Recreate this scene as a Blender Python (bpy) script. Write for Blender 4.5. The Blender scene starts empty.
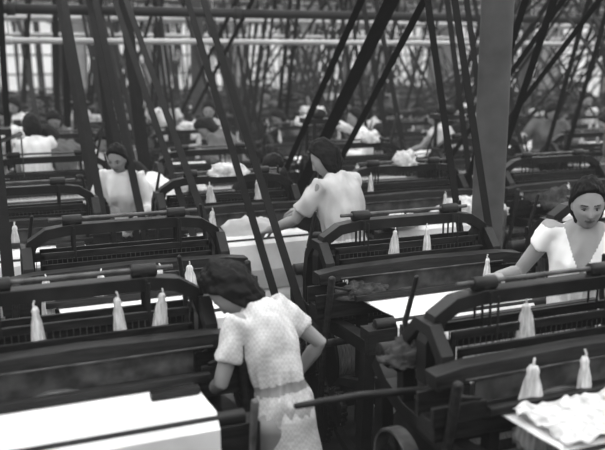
import bpy, math, random
from mathutils import Vector, Matrix, noise
random.seed(7)
R = math.radians
S = bpy.context.scene
TH = R(22)
E1 = Vector((math.cos(TH), math.sin(TH), 0)); E2 = Vector((-math.sin(TH), math.cos(TH), 0))
def UD(u, d, z=0.0): return E1*u + E2*d + Vector((0, 0, z))
def toUD(x, y): v = Vector((x, y, 0)); return v.dot(E1), v.dot(E2)

# ------------------------------------------------------------ materials
def mat(name, c, rough=0.7, var=0.3, scale=12.0, spec=0.3, emit=0.0, stretch=None, check=None, bump=0.0):
    m = bpy.data.materials.new(name); m.use_nodes = True
    nt = m.node_tree; N = nt.nodes; L = nt.links
    b = N['Principled BSDF']
    b.inputs['Roughness'].default_value = rough
    b.inputs['Specular IOR Level'].default_value = spec
    tc = N.new('ShaderNodeTexCoord'); mp = N.new('ShaderNodeMapping')
    if stretch: mp.inputs['Scale'].default_value = stretch
    L.new(tc.outputs['Object'], mp.inputs['Vector'])
    nz = N.new('ShaderNodeTexNoise'); nz.inputs['Scale'].default_value = scale; nz.inputs['Detail'].default_value = 5
    L.new(mp.outputs['Vector'], nz.inputs['Vector'])
    cr = N.new('ShaderNodeValToRGB')
    lo = max(0, c*(1-var)); hi = min(1, c*(1+var))
    cr.color_ramp.elements[0].position = 0.3; cr.color_ramp.elements[1].position = 0.7
    cr.color_ramp.elements[0].color = (lo, lo, lo, 1); cr.color_ramp.elements[1].color = (hi, hi, hi, 1)
    L.new(nz.outputs['Fac'], cr.inputs['Fac'])
    out = cr.outputs['Color']
    if check:
        ck = N.new('ShaderNodeTexChecker'); ck.inputs['Scale'].default_value = check
        ck.inputs['Color1'].default_value = (1, 1, 1, 1); ck.inputs['Color2'].default_value = (.84, .84, .84, 1)
        L.new(tc.outputs['Object'], ck.inputs['Vector'])
        mx = N.new('ShaderNodeMixRGB'); mx.blend_type = 'MULTIPLY'; mx.inputs['Fac'].default_value = 1
        L.new(out, mx.inputs['Color1']); L.new(ck.outputs['Color'], mx.inputs['Color2']); out = mx.outputs['Color']
    L.new(out, b.inputs['Base Color'])
    if bump:
        bp = N.new('ShaderNodeBump'); bp.inputs['Strength'].default_value = bump; bp.inputs['Distance'].default_value = .02
        L.new(nz.outputs['Fac'], bp.inputs['Height']); L.new(bp.outputs['Normal'], b.inputs['Normal'])
    if emit:
        b.inputs['Emission Color'].default_value = (1, 1, 1, 1); b.inputs['Emission Strength'].default_value = emit
    return m
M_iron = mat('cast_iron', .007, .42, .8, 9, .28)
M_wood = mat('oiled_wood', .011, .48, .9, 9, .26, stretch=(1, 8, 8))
M_cloth = mat('woven_cotton', .82, .9, .12, 5, .1)
M_yarn = mat('warp_yarn', .40, .9, .6, 60, .1, stretch=(6, .3, .3))
M_steel = mat('worn_steel', .06, .45, .8, 12, .4)
M_belt = mat('leather_belt', .005, .7, .4, 8, .12)
M_hank = mat('cotton_hank', .60, .95, .35, 30, .05, stretch=(3, 3, .4), bump=.5)
M_waste = mat('cotton_waste', .58, .95, .4, 22, .05, bump=.6)
M_rag = mat('grey_rag', .05, .95, .6, 20, .05, bump=1)
M_skin = mat('skin', .27, .6, .06, 10, .2)
M_lip = mat('lips', .10, .5, .1, 10, .3)
M_brow = mat('eyebrow', .05, .8, .1, 10, .1)
M_eyew = mat('eye_white', .28, .4, .05, 10, .3)
M_iris = mat('iris', .012, .3, .1, 10, .4)
M_hair = mat('dark_hair', .004, .6, .4, 50, .15, stretch=(1, 1, .3))
M_white = mat('white_blouse', .78, .9, .06, 8, .1)
M_check = mat('checked_blouse', .62, .9, .14, 16, .1, check=75)
M_grey = mat('grey_dress', .50, .9, .12, 8, .1)
M_band = mat('dress_waistband', .26, .9, .12, 8, .1)
M_mid = mat('drab_dress', .12, .9, .2, 8, .1)
M_dark = mat('dark_skirt', .016, .9, .2, 8, .1)
M_shoe = mat('shoe_leather', .015, .5, .1, 8, .3)
M_col = mat('painted_column', .060, .6, .25, 6, .2)
M_floor = mat('floor_boards', .018, .7, .5, 3, .3, stretch=(.4, 4, 1))
M_wall = mat('whitewashed_wall', .25, .9, .2, 2, .1)
M_ceil = mat('ceiling_boards', .14, .9, .4, 2, .1, stretch=(.3, 5, 1))
M_beam = mat('ceiling_beam', .025, .7, .3, 3, .2)
M_pipe = mat('whitewashed_pipe', .42, .6, .2, 4, .2)
M_glass = mat('bright_window_glass', .5, .5, .3, 1.3, .2, emit=.42)
M_sky = mat('bright_skylight_glass', .8, .5, .05, 2, .2, emit=6.0)

# ------------------------------------------------------------ mesh builder
class MB:
    def __init__(s): s.v = []; s.f = []; s.m = []; s.sm = []
    def add(s, vs, fs, mi=0, smooth=False):
        o = len(s.v); s.v += [Vector(p) for p in vs]
        for f in fs: s.f.append(tuple(i+o for i in f)); s.m.append(mi); s.sm.append(smooth)
    def box(s, c, size, mi=0, M=None):
        x, y, z = [k/2 for k in size]; c = Vector(c)
        vs = [Vector((a*x, b*y, d*z)) for a in (-1, 1) for b in (-1, 1) for d in (-1, 1)]
        if M: vs = [M @ p for p in vs]
        s.add([p+c for p in vs], [(0, 1, 3, 2), (4, 6, 7, 5), (0, 4, 5, 1), (2, 3, 7, 6), (0, 2, 6, 4), (1, 5, 7, 3)], mi)
    def loft(s, rings, mi=0, smooth=True):
        n = len(rings[0]); vs = [p for r in rings for p in r]; fs = []
        for i in range(len(rings)-1):
            for j in range(n):
                k = (j+1) % n
                fs.append((i*n+j, i*n+k, (i+1)*n+k, (i+1)*n+j))
        fs.append(tuple(range(n-1, -1, -1))); fs.append(tuple(range((len(rings)-1)*n, len(rings)*n)))
        s.add(vs, fs, mi, smooth)
    def tube(s, pts, radii, seg=12, mi=0, flat=1.0, side=None, round_ends=True, smooth=True):
        pts = [Vector(p) for p in pts]
        if not hasattr(radii, '__len__'): radii = [radii]*len(pts)
        rings = []; prev = None
        for i, p in enumerate(pts):
            t = (pts[min(i+1, len(pts)-1)]-pts[max(i-1, 0)]).normalized()
            if side is not None: a = Vector(side)
            elif prev is not None: a = prev
            else: a = Vector((0, 0, 1)) if abs(t.z) < .9 else Vector((1, 0, 0))
            a = (a-t*a.dot(t)).normalized(); prev = a; b = t.cross(a)
            r = radii[i]
            def ring(c, r):
                return [c+a*math.cos(2*math.pi*k/seg)*r+b*math.sin(2*math.pi*k/seg)*r*flat for k in range(seg)]
            if i == 0 and round_ends:
                for q in (.95, .7, .35): rings.append(ring(p-t*r*q*.9, r*math.sqrt(1-q*q)))
            rings.append(ring(p, r))
            if i == len(pts)-1 and round_ends:
                for q in (.35, .7, .95): rings.append(ring(p+t*r*q*.9, r*math.sqrt(1-q*q)))
        s.loft(rings, mi, smooth)
    def cyl(s, c, axis, r, h, mi=0, seg=20):
        c = Vector(c); ax = Vector(axis).normalized()
        s.tube([c-ax*h/2, c+ax*h/2], r, seg, mi, round_ends=False)
    def sweep(s, path, side, hw, ht, mi=0):
        path = [Vector(p) for p in path]; side = Vector(side).normalized(); rings = []
        for i, p in enumerate(path):
            t = (path[min(i+1, len(path)-1)]-path[max(i-1, 0)]).normalized(); n = side.cross(t)
            rings.append([p+side*hw+n*ht, p-side*hw+n*ht, p-side*hw-n*ht, p+side*hw-n*ht])
        s.loft(rings, mi, False)
    def ell(s, c, r, mi=0, M=None, seg=20):
        vs = []; fs = []; c = Vector(c); nr = seg//2+1
        for i in range(1, nr):
            for j in range(seg):
                th = math.pi*i/nr; ph = 2*math.pi*j/seg
                p = Vector((r[0]*math.sin(th)*math.cos(ph), r[1]*math.sin(th)*math.sin(ph), r[2]*math.cos(th)))
                if M: p = M @ p
                vs.append(p+c)
        for i in range(nr-2):
            for j in range(seg):
                k = (j+1) % seg; fs.append((i*seg+j, (i+1)*seg+j, (i+1)*seg+k, i*seg+k))
        fs.append(tuple(range(seg))); fs.append(tuple(range((nr-1)*seg-1, (nr-2)*seg-1, -1)))
        s.add(vs, fs, mi, True)
    def mesh(s, name, mats):
        me = bpy.data.meshes.new(name); me.from_pydata([tuple(p) for p in s.v], [], s.f)
        for m in mats: me.materials.append(m)
        me.polygons.foreach_set('material_index', s.m); me.polygons.foreach_set('use_smooth', s.sm); me.update()
        return me
    def obj(s, name, mats, parent=None):
        o = bpy.data.objects.new(name, s.mesh(name, mats)); S.collection.objects.link(o)
        if parent: o.parent = parent
        return o
def evaluated_mesh(me, mods):
    o = bpy.data.objects.new('tmp', me); S.collection.objects.link(o)
    for typ, kw in mods:
        m = o.modifiers.new('m', typ)
        for k, v in kw.items(): setattr(m, k, v)
    dg = bpy.context.evaluated_depsgraph_get(); dg.update()
    r = bpy.data.meshes.new_from_object(o.evaluated_get(dg)); bpy.data.objects.remove(o)
    return r
def remesh(mb, name, mats, vox, smooth=4, disp=None, classify=None, parent=None):
    me = mb.mesh(name, mats)
    r = evaluated_mesh(me, [('REMESH', dict(mode='VOXEL', voxel_size=vox, use_smooth_shade=True)), ('SMOOTH', dict(iterations=smooth, factor=.5))])
    r.name = name
    r.materials.clear()
    for m in mats: r.materials.append(m)
    if disp:
        ns = [v.normal.copy() for v in r.vertices]
        for v, n in zip(r.vertices, ns): v.co = v.co+n*disp(v.co)
    for p in r.polygons:
        p.use_smooth = True
        p.material_index = classify(p.center) if classify else 0
    r.update()
    o = bpy.data.objects.new(name, r); S.collection.objects.link(o)
    if parent: o.parent = parent
    return o

# ------------------------------------------------------------ people
def head_pt(x, y, z):
    X = .072*x; Y = .093*y; Z = .120*z
    if z < 0:
        X *= 1-.32*z*z
        if y < 0: Y *= 1+.35*z*min(1, -y*1.5)
    if y > 0:
        Y *= .94
        if y > .2:
            w = min(1, (y-.2)/.3)
            nose = .023*math.exp(-(X/.0125)**2)
            if Z > -.028: pr = max(0, 1-(Z+.028)/.052)**.8 if Z < .024 else 0
            else: pr = max(0, 1-(-.028-Z)/.012)
            Y += w*nose*pr
            Y -= w*.012*math.exp(-((abs(X)-.031)/.017)**2-((Z-.006)/.012)**2)
            Y += w*.005*math.exp(-((abs(X)-.03)/.025)**2-((Z-.026)/.008)**2)
            Y += w*.007*math.exp(-(X/.021)**2)*(math.exp(-((Z+.050)/.005)**2)+math.exp(-((Z+.062)/.006)**2))
            Y += w*.007*math.exp(-(X/.02)**2-((Z+.098)/.014)**2)
            Y += w*.004*math.exp(-((abs(X)-.045)/.02)**2-((Z+.02)/.02)**2)
    return Vector((X, Y, Z))
def sm(a, b, x):
    t = max(0, min(1, (x-a)/(b-a))); return t*t*(3-2*t)
def sphere_fn(mb, fn, seg, mi=0):
    nr = seg*3//4; vs = []; fs = []
    for i in range(1, nr):
        for j in range(seg):
            th = math.pi*i/nr; ph = 2*math.pi*j/seg
            vs.append(fn(math.sin(th)*math.cos(ph), math.sin(th)*math.sin(ph), math.cos(th)))
    for i in range(nr-2):
        for j in range(seg):
            k = (j+1) % seg; fs.append((i*seg+j, (i+1)*seg+j, (i+1)*seg+k, i*seg+k))
    fs.append(tuple(range(seg))); fs.append(tuple(range((nr-1)*seg-1, (nr-2)*seg-1, -1)))
    mb.add(vs, fs, mi, True)

def person(loc, face_deg, height=1.6, lean=10, hunch=8, side=0, head=(0, 0, 0), rh=(.2, .35, 1.0), lh=(-.2, .35, 1.0),
           top=None, skirt=None, detail=1, hair_th=.02, bob=True, bun=False, sleeve=.5, vneck=False, male=False, curl=35, hem=.80, loose=1.0, slim=1.0, belted=False, hs=.96):
    k = height/1.6
    E = bpy.data.objects.new('mill_weaver', None); S.collection.objects.link(E)
    E.location = loc; E.rotation_euler = (0, 0, R(face_deg)); E.scale = (k, k, k); E.empty_display_size = .3
    M0 = Matrix.Identity(4)
    def joint(M, p, rx, ry=0, rz=0):
        return M @ Matrix.Translation(p) @ Matrix.Rotation(R(rz), 4, 'Z') @ Matrix.Rotation(R(-rx), 4, 'X') @ Matrix.Rotation(R(ry), 4, 'Y') @ Matrix.Translation(-Vector(p))
    M1 = joint(M0, Vector((0, 0, .9)), lean, side)
    M2 = joint(M1, Vector((0, 0, 1.12)), hunch)
    H = joint(M2, Vector((0, -.005, 1.385)), head[0], head[1], head[2]) @ Matrix.Translation((0, .018, 1.49)) @ Matrix.Scale(hs, 4)
    def P(p):
        p = Vector(p); return (M0 if p.z < .9 else (M1 if p.z < 1.12 else M2)) @ p
    vx = {1: .010, 0: .016}[detail]; vs_ = {1: .0045, 0: .008}[detail]
    wide = (1.12 if male else 1.0)*slim
    def rings(lst, n=28):
        out = []
        for (z, y, rx, ry) in lst:
            out.append([P((rx*math.cos(2*math.pi*i/n), y+ry*math.sin(2*math.pi*i/n), z)) for i in range(n)])
        return out
    arms = {}
    for sx, tgt in ((1, rh), (-1, lh)):
        s0 = M2 @ Vector((sx*.155*wide, -.005, 1.325)); w = Vector(tgt)
        a, b = .275, .235; dv = w-s0; dl = min(dv.length, a+b-.01); dn = dv.normalized(); w = s0+dn*dl
        ca = (a*a+dl*dl-b*b)/(2*a*dl); ca = max(-1, min(1, ca)); sa = math.sqrt(1-ca*ca)
        pole = Vector((sx*.55, -.35, -1)); pole = (pole-dn*pole.dot(dn)).normalized()
        e = s0+dn*a*ca+pole*a*sa
        arms[sx] = (s0, e, w)
    for sx in (1, -1):
        s0, e, w = arms[sx]; mb = MB()
        fd = (w-e).normalized()
        mb.tube([s0, s0.lerp(e, .3), s0.lerp(e, .7), e, e.lerp(w, .25), e.lerp(w, .6), w],
                [.046, .044, .038, .034, .037, .031, .024], 14)
        down = Vector((0, .1, -1)); n = (down-fd*down.dot(fd))
        if n.length < .1: n = Vector((0, 1, 0))-fd*fd.y
        n.normalize(); sd = fd.cross(n).normalized()
        inner = sd if (sd.x*(-sx)) > 0 else -sd
        pr = []
        for t, hw, ht in ((-.01, .022, .018), (.02, .030, .016), (.05, .038, .014), (.078, .039, .012), (.085, .034, .009)):
            c = w+fd*t
            pr.append([c+sd*math.cos(2*math.pi*i/14)*hw+n*math.sin(2*math.pi*i/14)*ht for i in range(14)])
        mb.loft(pr)
        for fi, (off, ln) in enumerate(((.029, .068), (.010, .078), (-.010, .073), (-.029, .058))):
            p = w+fd*.07+inner*off; pts = [p]; ang = R(10+fi*3)
            for q, fr in enumerate((.45, .32, .25)):
                ang += R(curl*(.6, 1, .8)[q])
                p = p+(fd*math.cos(ang)+n*math.sin(ang)+inner*off*1.2).normalized()*(ln*fr+(.02 if q == 0 else 0)); pts.append(p)
            mb.tube(pts, [.0095, .009, .0083, .007], 8)
        p0 = w+fd*.015+inner*.02; p1 = w+fd*.045+inner*.047+n*.012; p2 = p1+fd*.028+inner*.012+n*.012; p3 = p2+fd*.022+n*.010
        mb.tube([p0, p1, p2, p3], [.014, .0115, .010, .008], 8)
        remesh(mb, 'arm_and_hand', [M_skin], vs_ if detail else .0075, 2, parent=E)
    mb = MB(); hm = MB(); sphere_fn(hm, head_pt, 72 if detail else 40)
    for sx in (1, -1):
        hm.ell((sx*.072, -.008, -.004), (.010, .020, .032), M=Matrix.Rotation(R(12*sx), 3, 'Z'), seg=14)
    hm.v = [H @ p for p in hm.v]
    mb.add(hm.v, hm.f, 0, True)
    hb = H @ Vector((0, -.012, -.05))
    mb.tube([M2 @ Vector((0, -.01, 1.28)), M2 @ Vector((0, -.01, 1.36)), hb.lerp(M2 @ Vector((0, -.01, 1.36)), .4), hb], [.072*slim, .056*slim, .050, .050], 18)
    Hi = H.inverted()
    def hc(c):
        q = Hi @ c
        if q.y > .06 and abs(q.x) < .024 and abs(q.z+.056) < .009-.15*abs(q.x): return 1
        if q.y > .05 and .014 < abs(q.x) < .046 and abs(q.z-(.027-.2*max(0, abs(q.x)-.032))) < .003: return 2
        return 0
    remesh(mb, 'head', [M_skin, M_lip, M_brow], vs_*.8, 1, classify=hc, parent=E)
    ey = MB()
    for sx in (1, -1):
        ey.ell(H @ Vector((sx*.030, .0655, .004)), (.0125, .0105, .0080), 0, seg=12)
        ey.ell(H @ Vector((sx*.030, .0725, .0025)), (.0058, .0050, .0062), 1, seg=10)
        ey.tube([H @ Vector((sx*a, b, c)) for a, b, c in ((.018, .0735, .0055), (.025, .0765, .0105), (.034, .0755, .0105), (.043, .069, .0055))], .0022, 6, 1)
    ey.obj('eyes', [M_eyew, M_iris], E)
    hb_ = MB()
    def hf(x, y, z):
        q = y-max(0, z-.08)*1.05-.10
        mk = 1-sm(-.10, .06, q)
        p = head_pt(x, min(y, .99), z) if mk > .5 else Vector((.072*x, .08*y, .115*z))
        ang = math.atan2(x, y)
        st = .5+.5*math.sin(ang*34+6*noise.noise(Vector((x*3, y*3, z*2))))
        lump = noise.noise(Vector((x*3.1+loc[0]*5, y*3.1, z*3.1)))+.5*noise.noise(Vector((x*9, y*9, z*9)))
        th = hair_th*(1+.55*lump+.14*st)
        if bob and z < .2:
            dn = sm(.2, -.9, z)
            p.x = math.copysign(abs(p.x)*(1+.26*dn), p.x) if abs(p.x) > .001 else p.x
            p.y -= .010*dn; p.z -= .003*dn
        s = .80*(1-mk)+mk*(1+th/.085)
        return Vector((p.x*s, p.y*s-(.004*mk), p.z*s))
    sphere_fn(hb_, hf, 84 if detail else 44)
    if bun: hb_.ell((0, -.125, .0), (.045, .038, .042), seg=16)
    hb_.v = [H @ p for p in hb_.v]
    hb_.obj('hair', [M_hair], E)
    mb = MB(); L_ = loose*slim
    lst = [(hem, 0, .185*L_, .150*L_), (.86, 0, .182*L_, .148*L_), (.92, 0, .165*slim, .130), (1.0, 0, .136*wide, .115), (1.07, .004, .148*wide, .122),
           (1.16, .012 if not male else 0, .165*wide, .142), (1.22, .012 if not male else 0, .172*wide, .140), (1.28, 0, .178*wide, .120), (1.325, -.004, .165*wide, .095), (1.355, -.008, .115*wide, .078), (1.385, -.01, .062, .060)]
    mb.loft(rings(lst))
    for sx in (1, -1):
        s0, e, w = arms[sx]; full = sleeve > 1
        pin = M2 @ Vector((sx*.10*slim, 0, 1.31))
        pts = [pin, s0, s0.lerp(e, .35), s0.lerp(e, min(1, sleeve))]; rr = [.060, .064, .060, .064]
        if full: pts += [e.lerp(w, .3), e.lerp(w, .85)]; rr = [.060, .066, .056, .052, .05, .04]
        mb.tube(pts, rr, 16, round_ends=False)
    def fold(c):
        a = noise.noise(Vector((c.x*16+c.z*4, c.y*16, c.z*3.5)))*.020
        b = noise.noise(Vector((c.x*26+4, c.y*26, c.z*9)))*.007
        w = math.exp(-((c.z-.98)/.12)**2)*.010*math.sin(math.atan2(c.y, c.x)*16)
        return a+b+w
    M2i = M2.inverted(); M1i = M1.inverted()
    def vc(c):
        if belted and abs((M1i @ c).z-1.0) < .022: return 2
        if not vneck: return 0
        q = M2i @ c
        return 1 if (q.y > .0 and q.z > 1.17 and abs(q.x) < .48*(q.z-1.17)) or q.z > 1.365 else 0
    remesh(mb, 'blouse', [top or M_white, M_skin, M_band], vx*(.7 if vneck else 1), 3, disp=fold, classify=vc, parent=E)
    mb = MB(); q_ = slim
    mb.loft(rings([(.26, 0, .25*q_, .22), (.45, 0, .225*q_, .20), (.65, 0, .20*q_, .175), (.80, 0, .175*q_, .142), (.88, 0, .165*q_, .135), (.96, .01, .13*q_, .105)]))
    remesh(mb, 'skirt', [skirt or M_dark], .014, 3, disp=lambda c: .014*math.sin(math.atan2(c.y, c.x)*13)*max(0, min(1, (.85-c.z)/.4)), parent=E)
    mb = MB()
    for sx in (1, -1):
        mb.tube([(sx*.085, 0, .84), (sx*.09, .01, .47), (sx*.09, -.02, .33), (sx*.09, 0, .08)], [.082, .052, .052, .034], 12)
    remesh(mb, 'legs', [M_skin], .014, 2, parent=E)
    mb = MB()
    for sx in (1, -1):
        mb.tube([(sx*.09, -.035, .045), (sx*.092, .05, .042), (sx*.097, .14, .032)], [.038, .038, .028], 12, flat=1.0)
        mb.box((sx*.09, -.045, .015), (.05, .05, .03))
    mb.obj('shoes', [M_shoe], E)
    return E

# ------------------------------------------------------------ loom
W = .52
def build_loom(name, lever=False, dobby=False, seed=0):
    rnd = random.Random(seed); mb = MB()
    X = (1, 0, 0)
    for sx in (-1, 1):
        x = sx*W
        def yz(l): return [(x, a, b) for a, b in l]
        mb.sweep(yz([(-.50, .0), (-.46, .12), (-.44, .35), (-.46, .6), (-.47, .84)]), X, .028, .035)
        mb.sweep(yz([(.50, .0), (.46, .12), (.44, .35), (.45, .6), (.46, .86)]), X, .028, .035)
        mb.sweep(yz([(-.50, .84), (-.25, .83), (0, .80), (.25, .81), (.40, .86), (.50, .93)]), X, .032, .035)
        mb.sweep(yz([(-.44, .18), (-.2, .22), (0, .34), (.2, .22), (.44, .18)]), X, .022, .022)
        mb.sweep(yz([(-.44, .62), (-.2, .55), (0, .36), (.2, .55), (.44, .62)]), X, .022, .022)
        mb.sweep(yz([(-.02, .80), (-.03, .98), (.00, 1.12), (.08, 1.20), (.17, 1.20), (.25, 1.12), (.28, .98), (.27, .80)]), X, .026, .026)
        mb.box((x, -.49, .02), (.10, .12, .04)); mb.box((x, .49, .02), (.10, .12, .04))
        mb.tube([(sx*(W+.10), -.12, .28), (sx*(W+.10), -.16, .7), (sx*(W+.07), -.20, 1.10)], [.018, .016, .020], 8, 1)
        mb.tube([(sx*(W+.07), -.20, 1.06), (sx*(W-.05), -.16, 1.02)], .008, 6, 1)
        mb.tube([(sx*(W-.03), .26, .9), (sx*(W-.02), .33, 1.15), (sx*(W-.05), .30, 1.34)], [.014, .012, .010], 8)
    pth = [(-W, .12, .98), (-W, .12, 1.14), (-W+.03, .12, 1.23), (-W+.11, .12, 1.28), (-W+.22, .12, 1.295), (W-.22, .12, 1.295), (W-.11, .12, 1.28), (W-.03, .12, 1.23), (W, .12, 1.14), (W, .12, .98)]
    mb.sweep(pth, (0, 1, 0), .036, .028)
    for xx in (-.28, .28):
        mb.cyl((xx, .12, 1.345), X, .028, .10, 1, 10)
        mb.box((xx, .12, 1.31), (.03, .05, .06))
    mb.cyl((0, .12, 1.35), X, .010, .80, 4, 8)
    mb.box((0, .36, 1.10), (1.0, .03, .05), 1)
    for sx in (-1, 1): mb.box((sx*.48, .36, 1.0), (.025, .03, .22), 0)
    for j in range(30): mb.box((-.46+j*.0318, .36, 1.02), (.004, .006, .12), 4)
    mb.box((0, -.49, .87), (1.10, .09, .12), 1)
    mb.cyl((0, -.50, .945), X, .028, 1.0, 1, 12)
    mb.cyl((0, .50, .96), X, .042, 1.04, 1, 14)
    mb.box((0, -.47, .20), (1.04, .05, .09)); mb.box((0, .47, .22), (1.04, .05, .09)); mb.box((0, 0, .34), (1.04, .05, .06))
    def sheet(pts, hw, mi, t=.004):
        mb.sweep([(0, a, b) for a, b in pts], X, hw, t, mi)
    sheet([(-.50, .60), (-.545, .75), (-.545, .93), (-.50, .978), (-.40, .968), (-.12, .955)], .40, 2)
    mb.cyl((0, -.40, .52), X, .10, .82, 2, 20); mb.cyl((0, -.40, .52), X, .03, 1.06, 0, 10)
    sheet([(.08, .955), (.30, .975), (.50, 1.005), (.555, .96), (.53, .75), (.46, .60)], .40, 3)
    mb.cyl((0, .36, .48), X, .15, .78, 3, 24)
    mb.box((0, -.20, .985), (.92, .030, .03), 1); mb.box((.30, -.30, .985), (.18, .04, .025), 0)
    for sx in (-1, 1):
        mb.cyl((sx*.41, .36, .48), X, .25, .02, 0, 28); mb.cyl((sx*.43, .36, .48), X, .06, .06, 0, 12)
    mb.box((0, -.10, .915), (1.30, .12, .07), 1)
    mb.box((0, -.065, 1.01), (.86, .008, .11), 4)
    mb.sweep([(-.62, -.075, 1.075), (-.50, -.07, 1.09), (0, -.07, 1.10), (.50, -.07, 1.09), (.62, -.075, 1.075)], (0, 1, 0), .038, .030, 1)
    mb.box((0, -.112, 1.072), (1.0, .004, .008), 4)
    for sx in (-1, 1):
        mb.box((sx*.55, -.155, .975), (.22, .018, .07), 1); mb.box((sx*.55, -.05, .985), (.22, .018, .09), 1)
        mb.box((sx*.36, -.08, .56), (.05, .05, .66), 0)
    mb.tube([(-.20, -.12, .965), (-.14, -.12, .970), (-.06, -.12, .970), (.0, -.12, .965)], [.006, .018, .018, .006], 8, 4)
    for i, y in enumerate((.02, .07, .12, .17)):
        dz = .03 if i % 2 else -.02
        for z in (.80+dz, 1.14+dz): mb.box((0, y, z), (.90, .014, .034), 1)
        for sx in (-1, 1): mb.box((sx*.44, y, .97+dz), (.02, .014, .36), 1)
        for j in range(34):
            mb.box((-.42+j*.0255, y, .97+dz), (.0035, .0035, .32), 4)
        for xx in (-.28, .28): mb.box((xx, y, 1.24), (.012, .004, .16), 0)
    mb.cyl((0, .16, .62), X, .022, 1.36, 4, 10); mb.cyl((0, .05, .30), X, .022, 1.2, 4, 10)
    for sx in (-1, 1):
        px_ = sx*(W+.09)
        for q in range(5):
            a = 2*math.pi*q/5
            mb.box((px_, .16+math.cos(a)*.075, .62+math.sin(a)*.075), (.02, .022, .12), 0, Matrix.Rotation(a+math.pi/2, 3, 'X'))
        rim = [(px_, .16+math.cos(2*math.pi*q/28)*.150, .62+math.sin(2*math.pi*q/28)*.150) for q in range(29)]
        mb.sweep(rim, X, .030, .007, 4)
        mb.cyl((sx*(W+.15), .16, .62), X, .04, .03, 0, 12)
        gx = sx*(W+.045)
        for (gy, gz, gr, nt_) in ((.05, .30, .19, 30), (-.22, .42, .09, 16)):
            mb.cyl((gx, gy, gz), X, gr, .03, 0, 28)
            for q in range(nt_):
                a = 2*math.pi*q/nt_
                mb.box((gx, gy+math.cos(a)*(gr+.006), gz+math.sin(a)*(gr+.006)), (.03, .016, .016), 0, Matrix.Rotation(a, 3, 'X'))
    mb.cyl((W+.05, -.40, .70), X, .085, .02, 0, 24)
    mb.tube([(W-.05, -.52, .50), (W-.02, -.58, .80), (W, -.57, 1.02)], [.012, .011, .016], 8, 4)
    for sx in (-1, 1):
        mb.tube([(sx*.46, .30, .25), (sx*.46, .62, .18)], .012, 8); mb.box((sx*.46, .60, .13), (.08, .08, .10))
    mb.box((-.35, -.60, .60), (.26, .12, .02), 1)
    for q in range(4): mb.tube([(-.43+q*.06, -.60, .61), (-.43+q*.06, -.60, .72)], [.016, .009], 8, 2)
    if lever:
        mb.tube([(-W+.02, .04, .98), (-.85, .02, 1.02), (-1.10, .0, 1.03)], [.016, .014, .012], 8, 1)
    if dobby:
        for yy in (.02, .22): mb.box((W-.04, yy, 1.38), (.03, .03, .40))
        mb.box((W-.10, .12, 1.56), (.26, .26, .05)); mb.cyl((W-.10, .12, 1.63), (0, 1, 0), .05, .24, 1, 14)
        for q in range(6):
            mb.box((W-.22, .03+q*.036, 1.50), (.22, .008, .02), 4, Matrix.Rotation(R(18), 3, 'Y'))
            mb.box((W-.31, .03+q*.036, 1.33), (.004, .004, .36), 4)
        mb.tube([(W-.02, .12, 1.55), (W+.10, .05, 1.1), (W+.08, .05, .5)], .010, 8)
        mb.tube([(-W+.10, .12, 1.28), (-W+.02, .10, 1.60)], [.014, .010], 8, 1)
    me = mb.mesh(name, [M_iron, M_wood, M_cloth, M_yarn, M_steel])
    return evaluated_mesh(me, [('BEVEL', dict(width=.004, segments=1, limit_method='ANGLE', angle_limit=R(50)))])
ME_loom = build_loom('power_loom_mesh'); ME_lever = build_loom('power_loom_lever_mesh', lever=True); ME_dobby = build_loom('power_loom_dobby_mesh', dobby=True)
looms = []
def loom(x, y, flip=False, me=None, dth=0):
    o = bpy.data.objects.new('power_loom', me or ME_loom); S.collection.objects.link(o)
    o.location = (x, y, 0); o.rotation_euler = (0, 0, TH+R(dth)+(math.pi if flip else 0)); looms.append(o); return o

# ------------------------------------------------------------ belts
ZSH = 3.12
def belt(u, d, dsh, r1=.162, r2=.15, z0=.62, w=.024, zs=ZSH):
    mb = MB(); c1 = Vector((d, z0)); c2 = Vector((dsh, zs)); dv = c2-c1; D = dv.length; a0 = math.atan2(dv.y, dv.x)
    g = math.acos((r1-r2)/D); pts = []
    n = 10
    for i in range(n+1):
        a = a0+g+(2*math.pi-2*g)*i/n; pts.append(c1+Vector((math.cos(a), math.sin(a)))*r1)
    for i in range(n+1):
        a = a0-g+(2*g)*i/n; pts.append(c2+Vector((math.cos(a), math.sin(a)))*r2)
    ring = []
    for p in pts:
        ring.append([UD(u-w, p.x, p.y), UD(u+w, p.x, p.y)])
    vs = [q for r in ring for q in r]; m = len(ring)
    fs = [(2*i, 2*i+1, 2*((i+1) % m)+1, 2*((i+1) % m)) for i in range(m)]
    mb.add(vs, fs, 0, False)
    o = mb.obj('drive_belt', [M_belt]); s = o.modifiers.new('thick', 'SOLIDIFY'); s.thickness = .006; s.offset = 1
    return o

# ------------------------------------------------------------ room
U0, U1, D0, D1, ZC = -7.5, 15.5, -3.0, 25.0, 3.75
def roombox(name, u0, u1, d0, d1, z0, z1, m):
    mb = MB(); vs = [UD(u, d, z) for u in (u0, u1) for d in (d0, d1) for z in (z0, z1)]
    mb.add(vs, [(0, 1, 3, 2), (4, 6, 7, 5), (0, 4, 5, 1), (2, 3, 7, 6), (0, 2, 6, 4), (1, 5, 7, 3)])
    return mb.obj(name, [m])
roombox('floor', U0, U1, D0, D1, -.1, 0, M_floor)
roombox('ceiling', U0, U1, D0, D1, ZC, ZC+.1, M_ceil)
roombox('wall_back', U0, U1, D1, D1+.2, 0, ZC, M_wall); roombox('wall_front', U0, U1, D0-.2, D0, 0, ZC, M_wall)
roombox('wall_left', U0-.2, U0, D0, D1, 0, ZC, M_wall); roombox('wall_right', U1, U1+.2, D0, D1, 0, ZC, M_wall)
wi = 1
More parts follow.
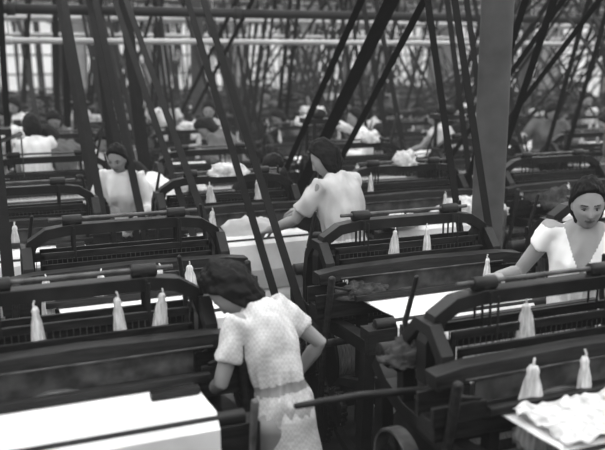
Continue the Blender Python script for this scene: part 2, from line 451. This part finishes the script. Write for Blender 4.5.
def window(c, along, nrm, w=1.7, z0=1.1, z1=3.3):
    global wi
    mb = MB(); c = Vector(c)
    def bx(a0, a1, z0_, z1_, n0, n1, mi):
        vs = [c+along*a+nrm*n+Vector((0, 0, z)) for a in (a0, a1) for n in (n0, n1) for z in (z0_, z1_)]
        mb.add(vs, [(0, 1, 3, 2), (4, 6, 7, 5), (0, 4, 5, 1), (2, 3, 7, 6), (0, 2, 6, 4), (1, 5, 7, 3)], mi)
    bx(-w/2, w/2, z0, z1, .005, .02, 1)
    for a in (-w/2, -w/6, w/6, w/2): bx(a-.025, a+.025, z0, z1, .02, .06, 0)
    for q in range(5):
        z = z0+(z1-z0)*q/4; bx(-w/2, w/2, z-.02, z+.02, .02, .055, 0)
    mb.obj('window_%d' % wi, [M_beam, M_glass]); wi += 1
for i in range(9): window(UD(U0+1.5+i*2.5, D1), E1, -E2)
for i in range(10): window(UD(U1, D0+2+i*2.7), E2, -E1)
for i in range(10): window(UD(U0, D0+2+i*2.7), E2, E1)
d = -2.2; k = 0
while d < D1-.5:
    roombox('ceiling_beam', U0, U1, d-.10, d+.10, ZC-.22, ZC, M_beam)
    sk = MB(); sk.add([UD(U0+.5, d+.5, ZC-.01), UD(U1-.5, d+.5, ZC-.01), UD(U1-.5, d+1.35, ZC-.01), UD(U0+.5, d+1.35, ZC-.01)], [(0, 3, 2, 1)], 0)
    u = U0+.5
    while u < U1-.4:
        sk.sweep([UD(u, d+.48, ZC-.02), UD(u, d+1.37, ZC-.02)], E1, .03, .03, 1); u += .8
    sk.obj('skylight', [M_sky, M_beam]); d += 1.9; k += 1

def column(u, d):
    mb = MB()
    mb.tube([(0, 0, 0), (0, 0, .06), (0, 0, .07), (0, 0, .25), (0, 0, .30), (0, 0, ZC-.5), (0, 0, ZC-.45), (0, 0, ZC-.40), (0, 0, ZC-.3), (0, 0, ZC-.27), (0, 0, ZC-.22)],
            [.19, .19, .14, .13, .108, .104, .104, .13, .11, .18, .18], 28, round_ends=False)
    o = mb.obj('iron_column', [M_col]); o.location = UD(u, d); o.rotation_euler = (0, 0, TH)
for d in (4.47, 12.07, 19.67):
    for u in (-3.0, 3.16, 9.2): column(u, d)

def shaft(d, us):
    mb = MB(); mb.cyl(UD((U0+U1)/2, d, ZSH), E1, .032, U1-U0-.3, 0, 10)
    for u in us: mb.cyl(UD(u, d, ZSH), E1, .148, .10, 0, 20)
    u = U0+1
    while u < U1:
        mb.sweep([UD(u, d, ZC), UD(u, d, ZSH-.07)], E1, .03, .04, 0); mb.box(UD(u, d, ZSH), (.12, .12, .14)); u += 2.85
    mb.obj('line_shaft', [M_steel])
def pipe(d, z, r=.035, m=None):
    mb = MB(); mb.cyl(UD((U0+U1)/2, d, z), E1, r, U1-U0-.8, 0, 12)
    u = U0+.7
    while u < U1-.5: mb.cyl(UD(u, d, (z+ZC)/2), (0, 0, 1), .008, ZC-z, 0, 6); mb.cyl(UD(u, d, z), E1, r*1.35, .08, 0, 12); u += 2.4
    mb.obj('heating_pipe', [m or M_pipe])
for d, z in ((9.9, 2.36), (12.9, 2.75), (15.0, 2.55), (17.5, 2.9), (20.5, 2.62)): pipe(d, z)
for d, z in ((8.9, 2.66), (14.1, 2.95), (11.3, 2.78)): pipe(d, z, .05, M_beam)

# near looms
loom(-.86, 2.92)
loom(1.0, 2.95, me=ME_lever)
loom(-.92, 4.15)
loom(.62, 4.27)
loom(*UD(-.86, 4.20).xy)
loom(*UD(3.70, 3.74).xy)
loom(*UD(-1.30, 3.02).xy)
NEAR = len(looms)
shafts = {}
def addbelt(u, d, flip, dsh, **kw):
    belt(u, d+(-.16 if flip else .16), dsh, **kw); shafts.setdefault(round(dsh, 2), []).append(u)
PB = W+.09
for (x, y, s, dsh, w_) in ((-.92, 4.15, -1, 6.55, .03), (-.92, 4.15, 1, 8.45, .026), (.62, 4.27, -1, 6.55, .024), (.62, 4.27, 1, 4.75, .024), (1.0, 2.95, 1, .85, .024), (-.86, 2.92, -1, .85, .024)):
    u, d = toUD(x, y); addbelt(u+s*PB, d, False, dsh, w=w_)
addbelt(-.86-PB, 4.20, False, 4.75); addbelt(-.86+PB-.01, 4.20, False, 8.45)
pu = 1.5; row = 0; d = 5.6
while d < D1-1.2:
    flip = row % 2 == 1
    u = -5.8+(row % 3)*.35
    while u < U1-1.0:
        p = UD(u, d)
        if p.y > 4.6 and abs(p.x) < p.y*.43+1.8:
            loom(p.x, p.y, flip, me=ME_dobby if (row > 0 and random.random() < .38) else None)
            for s in (-1, 1):
                if s == -1 or random.random() < (.7 if row < 2 else .95):
                    base = d-.95 if row % 2 == 0 else d+.95
                    r_ = random.random(); sg = 1 if row % 2 == 0 else -1
                    dsh = base if r_ < .34 else (base+1.9*sg if r_ < .52 else (base+3.8*sg if r_ < .82 or row < 3 else base-3.8*sg))
                    if dsh > D1-.6: dsh = base
                    if dsh > D1-.6: dsh = d-.95
                    bu = u+s*PB; q = UD(bu, d); a_ = q.x/q.y
                    if row == 0 and -.34 < a_ < -.10: dsh = 8.45
                    if row == 0 and 0.0 < a_ < .14: continue
                    addbelt(bu, d, flip, dsh, w=.030 if row < 2 else .027)
        u += pu
    d += 1.9; row += 1
for dd, us in shafts.items(): shaft(dd, us)

# ------------------------------------------------------------ hanks & piles
def make_hank(seed):
    rnd = random.Random(seed); mb = MB(); n = 26; rings = []; bx_ = rnd.uniform(-.02, .02); kk = rnd.uniform(.75, 1.1)
    for z, r in ((0, .012), (-.015, .020), (-.03, .018), (-.06, .027), (-.11, .034), (-.17, .041), (-.22, .045), (-.25, .043), (-.262, .03)):
        t = -z/.26
        rings.append([Vector((bx_*t*t+kk*r*(1+(.16*math.sin(k*5+seed)+.12*math.sin(k*1.7+seed*2+t*5))*min(1, -z*12))*math.cos(2*math.pi*k/n), r*.7*(1+.16*math.cos(k*3+seed))*math.sin(2*math.pi*k/n), z+(rnd.uniform(-.022, .012) if z < -.2 else 0))) for k in range(n)])
    mb.loft(rings); mb.tube([(0, 0, -.01), (0, -.005, .01), (0, .0, .022)], .004, 6)
    return mb.mesh('yarn_hank_mesh', [M_hank])
HK = [make_hank(i) for i in range(7)]
def hank(x, y, z, s=1.0):
    o = bpy.data.objects.new('yarn_hank', random.choice(HK)); S.collection.objects.link(o); o.location = (x, y, z+.02); o.scale = (s, s, s*random.uniform(1.0, 1.2)); o.rotation_euler = (random.uniform(-.06, .06), random.uniform(-.06, .06), random.uniform(0, 6))
bpy.context.view_layer.update()
def on_loom(i, lx, ly, z, s=1.0):
    p = looms[i].matrix_basis @ Vector((lx, ly, 0)); hank(p.x, p.y, z, s)
for (i, lx, ly, z, s) in ((2, -.18, -.165, 1.09, 1.0), (2, .12, -.165, 1.09, 1.05), (2, .28, -.165, 1.09, .9), (2, -.45, -.165, 1.09, 1.0), (1, -.25, -.165, 1.09, 1.1), (1, -.02, -.165, 1.09, 1.1), (1, -.12, .06, 1.24, .8),
                      (0, -.15, .06, 1.24, .95), (0, .16, .06, 1.24, 1.0), (0, .34, .06, 1.24, .8),
                      (3, .10, .05, 1.24, .85), (3, -.10, .05, 1.24, .7), (3, .36, -.165, 1.09, .8), (5, .2, .05, 1.24, .9), (5, -.3, .05, 1.24, .8), (4, .2, .05, 1.24, 1), (4, .42, .05, 1.24, .9), (4, -.1, -.165, 1.09, 1)):
    on_loom(i, lx, ly, z, s)
for i in range(NEAR, len(looms)):
    if looms[i].location.y < 15:
        for _ in range(4):
            on_loom(i, random.uniform(-.45, .45), *random.choice(((-.165, 1.09), (.06, 1.24), (.38, 1.1))), s=random.uniform(.7, 1.1))
def pile_mesh(name, sx, sy, sz, m, seed=0, seg=48):
    mb = MB()
    def fn(a, b, c):
        n = noise.noise(Vector((a*2.2+seed, b*2.2, c*2.2)))*.4+noise.noise(Vector((a*6, b*6+seed, c*6)))*.25
        return Vector((a*sx*(1+n), b*sy*(1+n), max(0, c*(1+n))*sz if c > 0 else 0))
    sphere_fn(mb, fn, seg); return mb.mesh(name, [m])
def put(name, me, x, y, z, rz=None):
    o = bpy.data.objects.new(name, me); S.collection.objects.link(o); o.location = (x, y, z); o.rotation_euler = (0, 0, TH if rz is None else rz)
put('cotton_pile', pile_mesh('cotton_pile', .32, .13, .15, M_waste, 3), 1.30, 6.13, .96)
put('cotton_pile', pile_mesh('cotton_pile', .16, .10, .08, M_waste, 9), .72, 5.75, .98)
mb = MB(); n1, n2 = 60, 30; vs = []; fs = []
for i in range(n1+1):
    for j in range(n2+1):
        x = -.38+.70*i/n1; y = -.52+.30*j/n2
        z = .985+.035*abs(noise.noise(Vector((x*11, y*11, 1))))+.016*noise.noise(Vector((x*34, y*34, 3)))
        vs.append(Vector((x+.03*noise.noise(Vector((y*12, 0, 5))), y+.03*noise.noise(Vector((x*12, 4, 5))), max(z, .984))))
for i in range(n1):
    for j in range(n2):
        a = i*(n2+1)+j; fs.append((a, a+n2+1, a+n2+2, a+1))
mb.add(vs, fs, 0, True); o = mb.obj('crumpled_cloth', [M_waste]); o.location = looms[1].location; o.rotation_euler = looms[1].rotation_euler
s_ = o.modifiers.new('thick', 'SOLIDIFY'); s_.thickness = .004; s_.offset = 1
put('rag_bundle', pile_mesh('rag_bundle', .13, .08, .09, M_rag, 7), .44, 2.98, 1.02)
put('rag_bundle', pile_mesh('rag_bundle', .15, .07, .07, M_rag, 17), .30, 4.0, .97)
PM = [pile_mesh('cotton_pile', .16, .08, .09, M_waste, 30, 24), pile_mesh('cotton_pile', .10, .08, .12, M_waste, 31, 24)]
RM = [pile_mesh('rag_bundle', .15, .08, .16, M_rag, 33, 24), pile_mesh('rag_bundle', .12, .09, .12, M_dark, 34, 24), pile_mesh('rag_bundle', .20, .08, .12, M_grey, 35, 24)]
for i in range(NEAR, len(looms)):
    if looms[i].location.y < 17:
        for _ in range(2):
            if random.random() < .75:
                lx, (ly, z) = random.uniform(-.35, .35), random.choice(((-.38, .965), (.12, 1.32), (-.38, .965), (.46, .995)))
                p = looms[i].matrix_basis @ Vector((lx, ly, 0))
                if random.random() < .45: put('cotton_pile', random.choice(PM), p.x, p.y, z)
                else: put('rag_bundle', random.choice(RM), p.x, p.y, z)

# ------------------------------------------------------------ people placement
person((-.07, 2.99, 0), 52, 1.46, lean=14, hunch=16, side=-1, head=(30, -6, 14), rh=(.24, .14, .92), lh=(-.16, .38, .92), top=M_check, skirt=M_check, hair_th=.028, sleeve=.62, loose=1.0, hem=.78, slim=.80, belted=True, hs=1.0)
person((.29, 5.12, 0), 48, 1.68, lean=8, hunch=8, head=(14, 0, 20), rh=(.10, .46, 1.08), lh=(-.24, .44, 1.0), top=M_grey, skirt=M_dark, hair_th=.018, sleeve=.75, hem=.80, loose=1.12, slim=.98, belted=True)
person((1.42, 3.93, 0), 160, 1.62, lean=8, hunch=5, head=(0, 0, 12), rh=(.38, .26, 1.12), lh=(-.22, .32, 1.02), top=M_white, skirt=M_grey, hair_th=.015, sleeve=.15, vneck=True, bun=True, bob=False, hs=.98)
far = [(-1.42, 6.42, 170, 12, M_white, (2, 0, 0), 1.54), (-2.68, 8.03, 30, 6, M_white, (10, 0, 0), 1.62), (.72, 9.4, 100, 4, M_white, (0, 0, 0), 1.6),
       (-2.05, 8.28, 190, 20, M_white, (0, 0, 0), 1.5), (-1.05, 6.62, 80, 34, M_white, (20, 0, 0), 1.5), (1.81, 9.85, 60, 12, M_grey, (10, 0, 0), 1.6),
       (4.55, 13.0, 180, 4, M_white, (0, 0, 0), 1.6), (-3.5, 9.74, 160, 10, M_white, (5, 0, 0), 1.6), (-1.23, 10.67, 180, 2, M_grey, (5, 0, 0), 1.6), (3.6, 8.9, 90, 15, M_mid, (5, 0, 0), 1.6), (.2, 13.4, 150, 5, M_white, (0, 0, 0), 1.6),
       ]
for (px, dd, fd, m, ln) in ((250, 6.55, 200, M_dark, 34), (300, 10.35, 100, M_mid, 25), (60, 10.35, 190, M_mid, 10), (415, 10.35, 240, M_mid, 30), (240, 8.45, 80, M_mid, 32), (400, 8.45, 30, M_dark, 26), (545, 8.45, 190, M_mid, 14), (170, 12.25, 170, M_white, 5), (95, 12.25, 90, M_grey, 25), (330, 12.25, 240, M_dark, 20), (470, 12.25, 170, M_white, 5), (270, 14.15, 170, M_mid, 4), (390, 14.15, 20, M_mid, 4), (140, 14.15, 20, M_white, 4), (560, 10.35, 270, M_mid, 25),
                            (20, 12.25, 180, M_white, 5), (120, 10.35, 120, M_white, 28), (235, 12.25, 20, M_dark, 4), (440, 14.15, 180, M_dark, 4), (360, 10.35, 270, M_grey, 30), (530, 12.25, 180, M_white, 25), (45, 14.15, 180, M_mid, 14), (200, 16.05, 180, M_white, 3), (320, 16.05, 180, M_dark, 3), (500, 16.05, 180, M_white, 13), (75, 8.45, 60, M_mid, 30)):
    a = (px-302.5)/800*1.0; y = dd/(math.cos(TH)-math.sin(TH)*a); far.append((a*y, y, fd+random.uniform(-15, 15), ln, m, (random.uniform(0, 22), random.uniform(-8, 8), random.uniform(-30, 30)), random.uniform(1.45, 1.72)))
rp = random.Random(11)
for i, (x, y, fd, ln, m, hd, ht) in enumerate(far):
    kw = dict(hair_th=rp.uniform(.012, .024), sleeve=rp.choice((.4, .6, .9, 1.2)), slim=rp.uniform(.9, 1.08))
    if i > 0:
        kw['rh'] = (rp.uniform(.05, .4), rp.uniform(.2, .5), rp.uniform(.85, 1.25)); kw['lh'] = (-rp.uniform(.05, .4), rp.uniform(.2, .5), rp.uniform(.85, 1.25))
        if rp.random() < .3: kw['bob'] = False; kw['bun'] = rp.random() < .6
    if i == 2: kw = dict(rh=(.05, .3, 1.6), lh=(-.2, .3, 1.1), male=True, bob=False, hair_th=.012, sleeve=1.2)
    person((x, y, 0), fd, ht, lean=ln, hunch=8, head=hd, top=m, skirt=M_dark if i != 2 else M_white, detail=0, **kw)

# ------------------------------------------------------------ camera, world (air given a faint glow to imitate haze)
w = bpy.data.worlds.new('World'); S.world = w; w.use_nodes = True
w.node_tree.nodes['Background'].inputs[0].default_value = (.5, .5, .5, 1); w.node_tree.nodes['Background'].inputs[1].default_value = .1
em = w.node_tree.nodes.new('ShaderNodeEmission'); em.inputs['Color'].default_value = (1, 1, 1, 1); em.inputs['Strength'].default_value = .0022
w.node_tree.links.new(em.outputs[0], w.node_tree.nodes['World Output'].inputs['Volume'])
cd = bpy.data.cameras.new('camera'); cam = bpy.data.objects.new('camera', cd); S.collection.objects.link(cam)
cam.location = (0, 0, 2.2); cam.rotation_euler = (R(78), 0, 0); cd.sensor_width = 36; cd.lens = 47.6; cd.clip_start = .05
cd.dof.use_dof = True; cd.dof.focus_distance = 4.3; cd.dof.aperture_fstop = 1.7
S.camera = cam
S.view_settings.view_transform = 'Standard'; S.view_settings.look = 'None'
